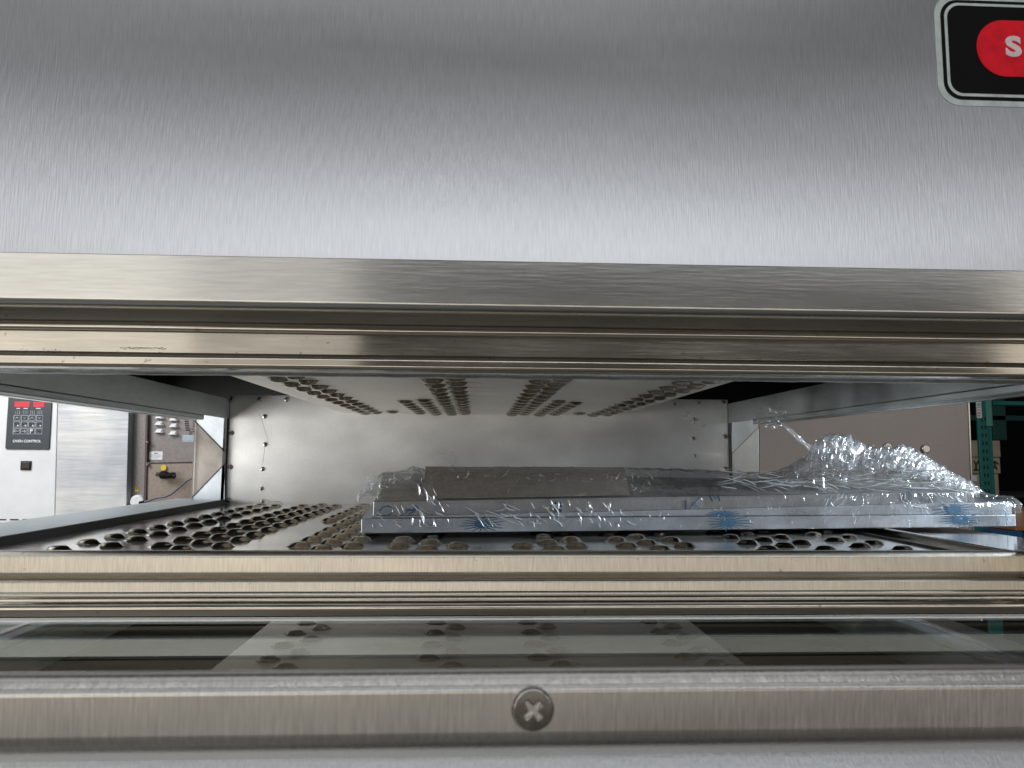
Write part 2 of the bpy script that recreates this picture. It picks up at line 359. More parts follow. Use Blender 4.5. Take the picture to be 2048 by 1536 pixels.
# ragged galvanised edge in front of the ceiling plate
def ragged():
    n=500; v=[]; f=[]; prof=[]
    for i in range(n+1):
        x=-.5+1.0*i/n
        rag = 0.0004*noise.noise(Vector((x*60,0,0)))+0.00035*max(0,noise.noise(Vector((x*260,5,0))))
        zb = ZC(755,.40)+rag; zt = ZC(738,.40)
        h=(zt-zb)
        ring=[(0.403,zt),(0.400,zt-h*.15),(0.3985,zt-h*.45),(0.3987,zb+h*.25),(0.4005,zb+h*.05),(0.403,zb),(0.410,zb+h*.1)]
        for y,z in ring: v.append((x,y,z))
    k=7
    for i in range(n):
        for j in range(k-1): f.append((i*k+j,i*k+j+1,(i+1)*k+j+1,(i+1)*k+j))
    o=link('galvanised_edge', mesh('galvanised_edge',v,f), oven,[S_GASK],True)
    s=o.modifiers.new('sheet','SOLIDIFY'); s.thickness=.0008
ragged()
# shell round the cooking chamber; its black inside puts shade into the colour
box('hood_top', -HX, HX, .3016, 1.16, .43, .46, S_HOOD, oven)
box('inner_roof', -.47, .47, .412, 1.12, .16, .163, M_FLATBLACK, oven)
box('inner_front', -.47, .47, .412, .415, ZC(742,.412), .16, M_FLATBLACK, oven)
box('rear_shell', -.47, .47, 1.10, 1.12, .0745, .16, M_FLATBLACK, oven)
box('rear_shell', -.31, .31, .96, .965, -.16, .0744, M_FLATBLACK, oven)
box('under_shell', -.318, .318, .47, 1.10, -.16, -.075, M_FLATBLACK, oven)
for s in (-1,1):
    box('upper_side_shell', min(s*.47,s*.472), max(s*.47,s*.472), .412, 1.10, .0760, .16, M_FLATBLACK, oven)
# ceiling plate and floor plate
XL, XR = -.169, .1815
ceil = box('ceiling_plate', XL, XR, .462, YB-.012, ZCE, ZCE+.05, S_CEIL, oven, .0006)
floor = box('floor_plate', -XWL+.001, XWR-.001, .470, YB-.003, ZF-.012, ZF, S_FLOOR, oven)
bw = box('back_wall', -XWL, XWR, YB, YB+.0025, ZF-.012, P(600,791,YB).z, S_WALL, oven, .0004)

def nozzle_mesh():
    v=[]; f=[]
    rings=[(.0090,0),(.0077,.0004),(.0062,.0020),(.0049,.0027),(.0033,.0031),(.0016,.0033)]
    for r,h in rings:
        for k in range(6):
            a=math.pi/3*k; v.append((r*math.cos(a), r*.88*math.sin(a), h))
    for i in range(len(rings)-1):
        for k in range(6):
            f.append((i*6+k, i*6+(k+1)%6, (i+1)*6+(k+1)%6, (i+1)*6+k))
    n=len(rings)-1; f.append(tuple(n*6+k for k in range(6)))
    me=mesh('nozzle',v,f); me.materials.append(S_NOZ); me.materials.append(M_NHOLE)
    for p in me.polygons:
        p.use_smooth = p.index>=6
    return me
NZ = nozzle_mesh()
def nozzles(parent, cols, z, up, pitchY=.037):
    for x, ph, ya, yb in cols:
        y = .486 + (pitchY/2 if ph else 0)
        while y < yb:
            if y >= ya:
                o = link('nozzle', NZ, parent)
                o.location = (x+random.uniform(-.0004,.0004), y+random.uniform(-.0004,.0004), z + (.0000 if up else 0))
                if not up: o.rotation_euler = (math.pi,0,0)
                o.rotation_euler.rotate_axis('Z', random.uniform(-.04,.04))
            y += pitchY
# columns: (offset in units of the plate's height, staggered?, from, to)
nozzles(floor, [(-.2605,0,.47,.92),(-.2375,1,.47,.92),(-.205,1,.47,.92),(-.1860,0,.47,.92),(-.1662,1,.47,.92),
  (-.1355,0,.68,.92),(-.1160,1,.50,.92),(-.0985,0,.47,.92),(-.0815,1,.47,.92),
  (-.0510,1,.47,.56),(-.0315,0,.47,.6),(-.0120,1,.49,.51),(.0320,1,.49,.51),(.0505,0,.47,.6),(.0685,1,.47,.6),
  (.1020,1,.47,.6),(.1200,0,.47,.6),(.1410,1,.47,.6),(.1915,0,.47,.62),(.2100,1,.47,.62),(.2300,0,.47,.62),
  (.2630,1,.47,.66),(.2815,0,.47,.68)], ZF, True, .036)
nozzles(ceil, [(-.138,0,.48,.93),(-.1225,1,.48,.93),(-.101,0,.89,.925),(-.0695,1,.715,.93),(-.0510,0,.68,.93),
  (-.0315,0,.47,.93),(-.0148,1,.47,.93),(.0440,0,.47,.93),(.0585,1,.47,.93),(.0790,0,.70,.93),(.0962,1,.715,.93),(.124,0,.89,.925),
  (.1465,0,.47,.93),(.1615,1,.47,.93)], ZCE, False, .0368)

# rivets of the back wall
def rivet_mesh():
    bm=bmesh.new(); bmesh.ops.create_uvsphere(bm,u_segments=12,v_segments=8,radius=.0036)
    bmesh.ops.scale(bm,verts=bm.verts,vec=(1,.55,1))
    bmesh.ops.create_cone(bm,cap_ends=True,segments=10,radius1=.0012,radius2=.0012,depth=.0006,matrix=Matrix.Translation((0,-.0021,0))@Matrix.Rotation(math.pi/2,4,'X'))
    me=bpy.data.meshes.new('rivet'); bm.to_mesh(me); bm.free(); me.materials.append(S_RIVET); me.materials.append(M_FLATBLACK)
    for p in me.polygons:
        p.use_smooth = True
        if p.center.y < -.0020: p.material_index=1
    return me
RV=rivet_mesh()
for (a,b_,s) in [(464,799,1),(519,799,1),(573,799,1),(463,866,1),(461,934,1),(457,1001,1.1),
             (529,833,.95),(530,889,.95),(525,938,.9),(523,977,.85),(525,1003,.85),
             (1398,806,.8),(1389,839,.8),(1387,877,.8),(1390,912,.8),(1447,805,.9),(1450,873,1),(1451,938,1),(1350,808,.7)]:
    o=link('rivet',RV,bw); p=P(a,b_,YB-.0004); o.location=p; o.scale=(s*.85,s*.85,s*.85)
# hairline stain running between the rivets
tube('stain_line',[P(a,b_,YB-.0001) for a,b_ in [(517,824),(524,840),(527,852),(531,864),(536,880),(530,893),(527,915),(525,930)]],.00011,M_DIRT,bw,5)
tube('stain_line',[P(a,b_,YB-.0001) for a,b_ in [(522,999),(536,1000),(541,1004),(549,1003),(557,1003),(566,1008)]],.00018,M_DIRT,bw,5)

# ---- side openings: upper beams, lower rails, flanges, folded brackets
for s in (-1,1):
    def bx(name,xa,xb,*r,**k):
        return box(name, min(s*xa,s*xb), max(s*xa,s*xb), *r, **k)
    yend = .864; XW = XWL if s<0 else XWR
    # inner sheet of the beam, leaning outwards, and the black void over it
    v=[(s*XW,.412,.0462),(s*XW,YB-.002,.0462),(s*XW,YB-.002,.0705),(s*XW,.412,.0705),
       (s*(XW+.14),YB+.10,.0745),(s*(XW+.14),.412,.0745)]
    o=link('side_beam', mesh('side_beam',v,[(0,1,2,3),(3,2,4,5)]), oven,[S_BEAM]); m=o.modifiers.new('sheet','SOLIDIFY'); m.thickness=.0015; m.offset=0
    bx('beam_lip', XW-.0005, XW+.012, .412, yend, .0407, .0463, S_BEAM, oven, bv=.0012)
    bx('beam_hem', XW+.0122, XW+.020, .412, yend+.001, .0402, .0422, S_BRIGHT, oven, bv=.0010)
    if s<0:
        bx('side_rail', XW-.0015, XW+.001, .40, YB-.001, ZF-.01, -.0538, M_GAP, oven)
        bx('side_flange', XW+.0012, XW+.066, .40, YB+.02, -.0555, -.0541, S_BLUE, oven, bv=.0004)
    else:
        bx('side_rail', XW-.0015, XW+.003, .40, YB-.001, ZF-.01, -.0545, S_TRIM, oven, bv=.0008)
        bx('side_channel', XW-.018, XW-.0165, .47, YB-.001, ZF, ZF+.0015, M_GAP, oven)
        bx('side_flange', XW+.006, XW+.080, .40, YB+.02, -.0585, -.0570, S_CAB if False else S_TRIM, oven, bv=.0004)
    # corner post and folded bracket plates
    bx('corner_post', XW+.0002, XW+.004, YB-.006, YB+.012, ZF, .0700, M_GAP, oven)
# folded bracket, left: two pale gussets and a warmer centre plate
def sidepoly(name, pts, X, mat, th=.001):
    # pts in (Y,z) on plane x=X
    sg=1 if X>0 else -1
    n=len(pts); v=[(X,y,z) for y,z in pts]+[(X+sg*th,y,z) for y,z in pts]
    f=[tuple(range(n)),tuple(range(2*n-1,n-1,-1))]+[(i,i+n,(i+1)%n+n,(i+1)%n) for i in range(n)]
    me=mesh(name,v,f); bm=bmesh.new(); bm.from_mesh(me); bmesh.ops.recalc_face_normals(bm,faces=bm.faces); bm.to_mesh(me); bm.free()
    return link(name,me,oven,[mat])
def onside(px,py,X):
    d=R @ Vector(((px-1024)/FPX,-(py-768)/FPX,-1.0)); t=X/d.x; return (d.y*t,d.z*t)
pxprism('bracket_gusset',[(391,800),(449,800),(449,902),(391,842)],.944,.001,S_BLUE,oven)
pxprism('bracket_gusset',[(449,929),(449,1010),(382,1010),(384,997)],.944,.001,S_BLUE,oven)
pxprism('bracket_plate',[(389,843),(449,904.5),(449,926.5),(383,994)],.9455,.001,steel('bracket_plate_steel',(0.24,0.22,0.20),.40,0,(1,0,0),(200,200,200),.04,.05,.25,(30,30,30),.3,metal=.5),oven)
tube('bracket_seam',[P(390,842.5,.9435),P(449,903.5,.9435)],.0004,M_GAP,oven,6)
tube('bracket_seam',[P(449,927.5,.9435),P(384,995.5,.9435)],.0004,M_GAP,oven,6)
XA=XWR+.0015
sidepoly('bracket_gusset',[onside(a,b_,XA) for a,b_ in [(1464,822),(1516,832),(1515,856),(1463,907)]],XA,S_BLUE)
sidepoly('bracket_plate',[onside(a,b_,XA) for a,b_ in [(1463,909),(1516,857),(1518,960),(1463,960)]],XA,S_WALL)
tube('bracket_edge',[P(1518,850,.845),P(1519,950,.845)],.0005,S_BRIGHT,oven,6)
tube('bracket_edge',[P(390,835,.943),P(383,1003,.943)],.0006,S_BRIGHT,oven,6)

# ---- front frame below the opening
profile('lower_trim', [(0.4695, ZC(1104,.4695)), (0.440, ZC(1105.5,.440)), (0.4385, ZC(1112,.4385)), (0.4386, ZC(1146,.4386)), (0.441, ZC(1156,.441)), (0.447, ZC(1159,.447))],
        -HX, HX, S_TRIMV, oven, rnd=0.0012, nx=40, wob=.0001)
profile('lower_trim', [(0.4465, ZC(1160.5,.4465)), (0.4360, ZC(1163,.436)), (0.4360, ZC(1184,.436)), (0.4345, ZC(1187.5,.4345)), (0.4355, ZC(1191.5,.4355)), (0.441, ZC(1192.5,.441))],
        -HX, HX, S_TRIMV, oven, rnd=0.0006, nx=40, wob=.0001)
profile('lower_trim', [(0.4405, ZC(1194.5,.4405)), (0.4330, ZC(1195.5,.433)), (0.4330, ZC(1203,.433)), (0.4295, ZC(1206,.4295)), (0.4285, ZC(1216,.4285)), (0.431, ZC(1228,.431)), (0.437, ZC(1231,.437))],
        -HX, HX, S_TRIM, oven, rnd=0.0008, nx=40, wob=.0001)
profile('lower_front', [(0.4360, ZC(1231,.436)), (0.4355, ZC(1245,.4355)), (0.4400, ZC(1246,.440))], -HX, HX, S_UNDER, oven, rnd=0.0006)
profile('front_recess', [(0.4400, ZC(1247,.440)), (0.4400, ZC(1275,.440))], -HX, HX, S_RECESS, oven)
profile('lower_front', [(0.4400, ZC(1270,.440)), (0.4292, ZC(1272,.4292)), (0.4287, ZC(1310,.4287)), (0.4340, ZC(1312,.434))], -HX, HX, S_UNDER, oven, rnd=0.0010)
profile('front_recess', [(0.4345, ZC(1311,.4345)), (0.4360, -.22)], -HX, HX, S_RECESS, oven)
box('frame_core', -HX, HX, .449, .468, -.22, -.0620, M_FLATBLACK, oven)
box('lower_body', -HX, HX, .4375, .448, -1.05, -.2205, S_BEAM, oven)
for sx in (-1,1):
    for yy in (.48, 1.02): box('oven_leg', sx*.42-.02, sx*.42+.02, yy, yy+.04, -1.15, -.165, S_BEAM, oven)
box('lower_body_side', -.47, .47, .4685, 1.0, -.20, -.1605, S_BEAM, oven)

# insect-like scratch and grime specks on the lower trim
for pts in ([(1660,1116),(1668,1119),(1676,1124)],[(1662,1121),(1669,1119),(1672,1122)],[(1666,1117),(1675,1120)]):
    tube('scratch',[P(a,b_,.4378) for a,b_ in pts],.00028,M_DIRT,oven,5)
for k in range(16):
    a = 10+random.random()**1.3*520; b_ = 1124+random.uniform(-2,5)
    tube('grime_speck',[P(a,b_,.4382),P(a+random.uniform(1.5,5),b_-random.uniform(-1,2.5),.4382)],random.uniform(.00014,.0003),M_DIRT,oven,5)

for a,b_,c_,d_ in ((1228,150,1230,160),(984,176,985,180),(1055,119,1056,121)):
    tube('scratch',[P(a,b_,.2996),P(c_,d_,.2996)],.00016,M_PLW,hood,5)
for a,b_,c_,d_ in ((143,387,148,380),(1092,367,1094,374),(1180,236,1181,239)):
    tube('grime_speck',[P(a,b_,.2996),P(c_,d_,.2996)],.00016,M_DIRT,hood,5)
for a,b_,c_,d_ in ((782,524,784,518),(1180,543,1182,546),(1411,606,1413,606),(1806,587,1808,586),(1980,574,1981,575),(912,569,914,568)):
    tube('lint_speck',[P(a,b_,.3010),P(c_,d_,.3010)],.00018,M_PLW,lip,5)
rg=random.Random(12)
for a,b_,l_ in [(116,653,4),(318,705,3)]+[(240+k*5.5,695.5+rg.uniform(-.6,.8),rg.uniform(1.5,5)) for k in range(16)]+[(rg.uniform(30,2020),0,rg.uniform(1,4)) for k in range(34)]:
    if b_==0: b_=712+rg.uniform(-4,8)+ (a-1000)*.011
    tube('grime_speck',[P(a,b_,.3296),P(a+l_,b_+rg.uniform(-.8,.8),.3296)],rg.uniform(.00008,.0002),M_DIRT,t1,4)

# ---- window door folded open towards the viewer: frame, glass, screw
door = link('window_door', bpy.data.meshes.new('window_door'), oven)
ZG = -.0412
DX = .42
bpy.data.objects.remove(door)
ZG = -.0412
door = profile('door_frame', [(0.1432, ZG+.0001), (0.1422, ZG+.0002), (0.1390, ZC(1349,.139)), (0.13783, ZC(1354,.13783)), (0.1372, ZC(1375,.1372)), (0.1368, ZC(1380,.1368)), (0.1372, ZC(1471,.1372)), (0.1392, ZC(1484,.1392)), (0.152, -.058)],
               -DX, DX, S_DOOR, oven, rnd=0.0012, nx=80, wob=.00012)
gl = box('window_glass', -DX, DX, .1412, .1935, ZG-.003, ZG, M_GLASS, door, 0)
profile('outer_skin', [(0.1555, ZC(1478,.1555)), (0.1475, ZC(1488,.1475)), (0.1440, ZC(1600,.144)), (0.150, ZC(1606,.144))], -DX, DX, S_DOORLOW, door, rnd=.003)
# pan-head cross screw
sc_c = P(1066,1420,.1352)
def screw():
    r=.00385
    bm=bmesh.new()
    prof=[(r*1.0,.0022),(r*1.02,.0012),(r*.99,.0004),(r*.93,0.0),(r*.86,-.00025)]
    seg=56; rows=[]
    for rr,y in prof:
        rows.append([bm.verts.new((rr*math.cos(2*math.pi*k/seg),y,rr*math.sin(2*math.pi*k/seg))) for k in range(seg)])
    for i in range(len(rows)-1):
        for k in range(seg): bm.faces.new((rows[i][k],rows[i][(k+1)%seg],rows[i+1][(k+1)%seg],rows[i+1][k]))
    # head face as a fine grid with the cross pressed in
    n=56; last=rows[-1]
    def depth(x,z):
        a=math.radians(43); u=x*math.cos(a)+z*math.sin(a); w_=-x*math.sin(a)+z*math.cos(a)
        L=r*.50; h=r*.135
        d=0
        for p,q in ((u,w_),(w_,u)):
            e=max(abs(p)/L, 0); 
            wdt=h*(1-.25*e)
            m1=max(0,min(1,(wdt-abs(q))/(r*.05))) * max(0,min(1,(L-abs(p))/(r*.07)))
            d=max(d,m1*(.85+.6*max(0,1-abs(p)/(L*.6))))
        return d*.0015
    rings=[last]
    for j in range(1,30):
        rr=r*.86*(1-j/30)
        ring=[]
        for k in range(seg):
            an=2*math.pi*k/seg; x=rr*math.cos(an); z=rr*math.sin(an)
            ring.append(bm.verts.new((x,-.00025-.00003*(1-(rr/(r*.86))**2)+depth(x,z),z)))
        rings.append(ring)
    for i in range(len(rings)-1):
        for k in range(seg): bm.faces.new((rings[i][k],rings[i][(k+1)%seg],rings[i+1][(k+1)%seg],rings[i+1][k]))
    bm.faces.new(rings[-1])
    bmesh.ops.recalc_face_normals(bm,faces=bm.faces)
    me=bpy.data.meshes.new('screw'); bm.to_mesh(me); bm.free()
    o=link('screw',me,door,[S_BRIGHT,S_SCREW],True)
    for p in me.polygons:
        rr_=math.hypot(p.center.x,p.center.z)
        p.material_index = 1 if (rr_<r*.88 and abs(p.normal.y)>.80) or rr_<r*.1 else 0; o.location=sc_c  # face coloured dark, rim and cross walls bright: reflections painted in
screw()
dm=cyl('screw_dimple',(sc_c.x,.13755,sc_c.z),.0043,.0006,S_DOOR,door,seg=40)
bevel(dm,.00025,3)

# ---- badge on the hood (only its left end is in view)
badge_Y=.2985
x0=XC(1871,badge_Y,80); z1=P(1980,-9,badge_Y).z; z0=P(1980,213,badge_Y).z
x1=x0+.108
badge = prism('badge', rrect(x0,x1,z0,z1,.0098), badge_Y, .2999, M_SILVER, oven, .0002)
def inset(i): return rrect(x0+i,x1-i,z0+i,z1-i,.0098-i*.75)
prism('badge_border', inset(.0027), badge_Y-.0002, badge_Y+.0002, M_BLACK, badge)
prism('badge_line', inset(.0042), badge_Y-.0004, badge_Y, M_SILVER, badge)
prism('badge_field', inset(.0055), badge_Y-.0006, badge_Y-.0002, M_BLACK, badge)
ox0=XC(1951,badge_Y,100); oz1=P(2010,43,badge_Y).z; oz0=P(2010,155,badge_Y).z
prism('badge_oval', rrect(ox0,ox0+.08,oz0,oz1,(oz1-oz0)/2*.98,14), badge_Y-.0009, badge_Y-.0004, M_RED, badge)
text_mesh('badge_letter','S',.0122,(P(2023,98,badge_Y).x,badge_Y-.0011,P(2023,98,badge_Y).z),M_PINK,badge,sx=1.25,bold=.00055)

# ------------------------------------------------------------------ wrapped stack of steel trays
pk = empty('wrapped_stack', (0.17,.62,-.0560), 'stack of flat steel trays and cardboard wrapped in crumpled clear film', 'wrapped trays')
ZB=-.0555
A=Vector((P(722,1064,.549).x,.549)); B=Vector((P(2033,1053,.598).x,.598))
dirx=(B-A).normalized(); nrm=Vector((-dirx.y,dirx.x))   # nrm points to the back
LEN=(B-A).length
def pkp(u,d,z): # along front (0..1), distance back, height
    q=A+dirx*(u*LEN)+nrm*d; return Vector((q.x,q.y,z))
def ufor(px):   # front-line parameter seen at pixel column px
    lo,hi=-.2,1.3
    for _ in range(40):
        m=(lo+hi)/2; q=pkp(m,0,-.045); v=R.transposed()@q; x=1024+FPX*v.x/-v.z
        if x<px: lo=m
        else: hi=m
    return lo
def slab(name, u0,u1,d0,d1,zl0,zl1,zr0,zr1,mat,bv=.0008, bl=0, br=0):
    """tray between u0..u1; heights at left and right ends; bl/br lift of the back top edge"""
    v=[pkp(u0,d0,zl0),pkp(u1,d0,zr0),pkp(u1,d1,zr0),pkp(u0,d1,zl0),pkp(u0,d0,zl1),pkp(u1,d0,zr1),pkp(u1,d1,zr1+br),pkp(u0,d1,zl1+bl)]
    f=[(3,2,1,0),(4,5,6,7),(0,1,5,4),(1,2,6,5),(2,3,7,6),(3,0,4,7)]
    o=link(name,mesh(name,v,f),pk,[mat]); bevel(o,bv); return o
zfr=lambda py,px,d=0: (lambda u:( (P(px,py,pkp(u,d,0).y)).z))(ufor(px))
t_a=slab('tray',0,1,0,.20,ZB,zfr(1037,730),zfr(1053.5,2030),zfr(1029,2030),S_TRAY)
t_b=slab('tray',.012,.998,.0025,.20,zfr(1036.6,730),zfr(1034,740),zfr(1028.6,2030),zfr(1004,2030),S_TRAY)
u0=ufor(745); u1=ufor(1945)
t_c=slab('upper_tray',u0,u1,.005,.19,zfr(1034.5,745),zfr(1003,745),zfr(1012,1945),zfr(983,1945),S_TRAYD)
# folded sheet that rises to the back and the cardboard on it
ztl=zfr(1003,745); ztr=zfr(983,1945)
def onrise(name,ua,ub,mat,lift,back_px,front_lift=0.0004):
    """sheet from tray top front edge rising to the back edge seen at row back_px"""
    D1=.17
    v=[];f=[];n=24
    for i in range(n+1):
        u=ua+(ub-ua)*i/n
        zt=ztl+(ztr-ztl)*(u-u0)/(u1-u0)
        yb=pkp(u,D1,0).y; 
        bpx=back_px[0]+(back_px[1]-back_px[0])*i/n
        # height of the back edge so it is seen at that row
        q=pkp(u,D1,0); d_=R.transposed()@q
        # solve z
        lo,hi=-.06,.06
        for _ in range(30):
            mz=(lo+hi)/2; w_=R.transposed()@Vector((q.x,q.y,mz)); y=768-FPX*w_.y/-w_.z
            if y>bpx: lo=mz
            else: hi=mz
        zb=lo
        for j in range(7):
            t=j/6; z=zt+front_lift+(zb-zt)*(t**.8)+lift+.0006*noise.noise(Vector((u*9,t*3,1)))
            q1=pkp(u,.007+(D1-.007)*t,z); fr=pkp(u,.007,z); q1.x=q1.x+(fr.x*q1.y/fr.y-q1.x)*.9
            v.append(q1)
    for i in range(n):
        for j in range(6): a=i*7+j; f.append((a,a+7,a+8,a+1))
    o=link(name,mesh(name,v,f),pk,[mat],True); m=o.modifiers.new('sheet','SOLIDIFY'); m.thickness=.0004; m.offset=-1
    for p in o.data.polygons: p.use_smooth=False
    return o
onrise('folded_sheet',u0+.01,u1-.01,M_FOLD,-.0004,(946,962))
onrise('cardboard_sheet',ufor(850),ufor(1265),M_CARD,.0009,(936,937),.0006)

# blue prints on the protective film
def facing(px,py,off=.0006,base=0.0):
    u=ufor(px); q=pkp(u,base-off,0); q2=P(px,py,q.y); return q2
def sunburst(cx,cy,rx,ry,nray,base=0.0,mat=M_BLUEP,seed=1):
    rnd=random.Random(seed); v=[];f=[]
    def pt(x,y,o=0): v.append(facing(x,y,.0007+o,base)); return len(v)-1
    c=pt(cx,cy); ring=[pt(cx+rx*.33*math.cos(a),cy+ry*.50*math.sin(a)) for a in [2*math.pi*k/20 for k in range(20)]]
    for k in range(20): f.append((c,ring[k],ring[(k+1)%20]))
    for k in range(nray):
        a=2*math.pi*(k+.3)/nray; l=rnd.uniform(.85,1.12)
        ca,sa=math.cos(a),math.sin(a); wv=1.5
        nx_,ny_=-sa*wv,ca*wv*.8
        a0=(cx+rx*.30*ca,cy+ry*.55*sa); a1=(cx+rx*l*ca,cy+ry*min(1,l)*sa)
        f.append((pt(a0[0]+nx_,a0[1]+ny_,.00004),pt(a0[0]-nx_,a0[1]-ny_,.00004),pt(a1[0]-nx_*.4,a1[1]-ny_*.4,.00004),pt(a1[0]+nx_*.4,a1[1]+ny_*.4,.00004)))
    o=link('sunburst_print',mesh('sunburst_print',v,f),pk,[mat]); m=o.modifiers.new('ink','SOLIDIFY'); m.thickness=.0001
sunburst(964,1048,44,17,16,seed=1)
sunburst(1457,1045,44,18,16,seed=2); sunburst(1447,1030,34,11,16,base=.0025,seed=5)
sunburst(1922,1039,42,16,16,seed=3); sunburst(1908,1018,42,17,15,base=.0025,seed=4)
def stroke(pts,w_=2.0,base=.005,mat=M_BLUED):
    pts=[facing(a,b_,.0006,base) for a,b_ in pts]
    tube('film_lettering',pts,w_*.00019,mat,pk,4)
for pts,w_ in (([(759,1022),(766,1014),(776,1012),(786,1016),(784,1026),(774,1032),(764,1030)],3),
      ([(806,1030),(815,1019),(826,1021),(834,1011)],5),([(818,1029),(827,1024),(837,1014)],3),([(746,1033),(756,1030)],2),
      ([(1111,1003),(1111,1029)],4),([(1121,1005),(1121,1029)],4),
      ([(1372,1000),(1372,1021)],2.6),([(1379,1020),(1401,994)],2),([(1385,1004),(1400,1016)],1.6),
      ([(1425,1003),(1421,991)],2.4),([(1436,990),(1441,1003)],2.4),([(1428,990),(1433,996)],2),
      ([(1808,990),(1816,984),(1824,990),(1822,1000),(1812,1003),(1806,997),(1808,990)],2.4),([(1838,986),(1850,1002)],2),([(1862,1002),(1868,988),(1876,1000)],2)):
    stroke(pts,w_)

# ---- stretch film
crest=[(713,1000,1066),(716,985,1066),(735,965,1066),(760,948,1066),(800,940,1066),(826,931,1064),(850,938,1064),(900,936,1063),(1010,932,1062),(1100,935,1061),(1270,935,1060),
       (1400,938,1059),(1480,942,1058),(1548,943,1057),(1570,938,1057),(1600,925,1057),(1630,905,1057),(1648,880,1056),(1668,866,1056),(1700,871,1056),(1722,884,1056),(1740,893,1056),(1775,892,1056),
       (1806,893,1056),(1845,905,1055),(1885,930,1055),(1925,955,1055),(1945,965,1055),(1970,985,1054),(2003,992,1054),(2025,993,1053),(2038,1005,1053),(2043,1030,1053)]
def lerpc(px,k):
    for a,b_ in zip(crest,crest[1:]):
        if px<=b_[0]:
            t=(px-a[0])/(b_[0]-a[0]); return a[k]+(b_[k]-a[k])*t
    return crest[-1][k]
def crumple(p,amp,sc,seed):
    q=Vector((p.x*sc+seed,p.y*sc,p.z*sc*1.4))
    a=abs(noise.noise(q))*1.2+abs(noise.noise(q*2.3+Vector((7,1,3))))*.6
    d=noise.voronoi(q*.8)[0]; b_=d[1]-d[0]
    return amp*(b_*.9-a*.8)
def film_sheet(name, pa,pb, nu, nv, mat, seed, amp=1.0, lift=0.0, dcrest=.085, vtop=1.0, s_from=0.0):
    v=[];f=[]
    for i in range(nu+1):
        px=pa+(pb-pa)*i/nu; u=ufor(px)
        base=pkp(u,0,0)
        zb=P(px,lerpc(px,2)+0.5,base.y-.001).z
        top_front = ztl+(ztr-ztl)*(u-u0)/(u1-u0)+.0012
        if px>1950: top_front=zfr(1004,2030)+.001
        cr=lerpc(px,1)
        q=pkp(u,dcrest,0)
        zcst=P(px,cr,q.y).z  # crest height
        xs=P(px,cr,q.y).x
        # cross-section control polyline (distance back, z)
        kk=max(0,min(1,(px-1580)/60.))*max(0,min(1,(1960-px)/40.))
        sec=[(-.0012,zb),(-.0016,zb+(top_front-zb)*.5),(-.001,top_front-.001),(.006,top_front+.001),(dcrest*.45,(top_front*.5+zcst*.5)),(dcrest*.8,zcst-.001),(dcrest,zcst),(dcrest*1.3,zcst-.002),(.185,min(zcst,top_front)-.004)]
        ll=[0]
        for a,b_ in zip(sec,sec[1:]): ll.append(ll[-1]+math.hypot(b_[0]-a[0],b_[1]-a[1])+.001)
        for j in range(nv+1):
            s_=ll[-1]*(s_from+(1-s_from)*j/nv)*vtop
            k=max(n for n in range(len(ll)) if ll[n]<=s_+1e-9); k=min(k,len(sec)-2)
            t=(s_-ll[k])/(ll[k+1]-ll[k]); d=sec[k][0]+(sec[k+1][0]-sec[k][0])*t; z=sec[k][1]+(sec[k+1][1]-sec[k][1])*t
            pt=pkp(u,d,z)
            # keep the sightline: columns fan out with depth
            if d>0: pt.x += (P(px,cr,pt.y).x-pt.x)*min(1,d/dcrest)
            bump=crumple(pt,1,95,seed)*.0022*amp
            # long drag folds running across the length
            fold=abs(noise.noise(Vector((px*.012+seed,(px*.35+j*7)*.02,j*.06))))
            front=max(0,1-max(0,d)/.01)
            off=bump*(.45 if front>.5 else 1.15)*(1+1.0*kk)
            pt.z+=off*(.25 if front>.5 else 1)+lift
            pt.y-=(abs(off)*.7+.0002) if front>.5 else off*.6
            v.append(pt)
    for i in range(nu):
        for j in range(nv):
            a=i*(nv+1)+j; f.append((a,a+nv+1,a+nv+2,a+1))
    o=link(name,mesh(name,v,f),pk,[mat])
    for p in o.data.polygons: p.use_smooth = (p.index*7919%10)<7
    return o
film_sheet('stretch_film',714,2042,420,64,M_FILM,3.1)
film_sheet('stretch_film',1560,1960,150,46,M_FILMD,11.7,amp=1.8,s_from=.30,lift=-.002,dcrest=.070)
film_sheet('stretch_film',714,850,60,46,M_FILMD,31.3,amp=1.4,s_from=.30,lift=-.001,dcrest=.06)

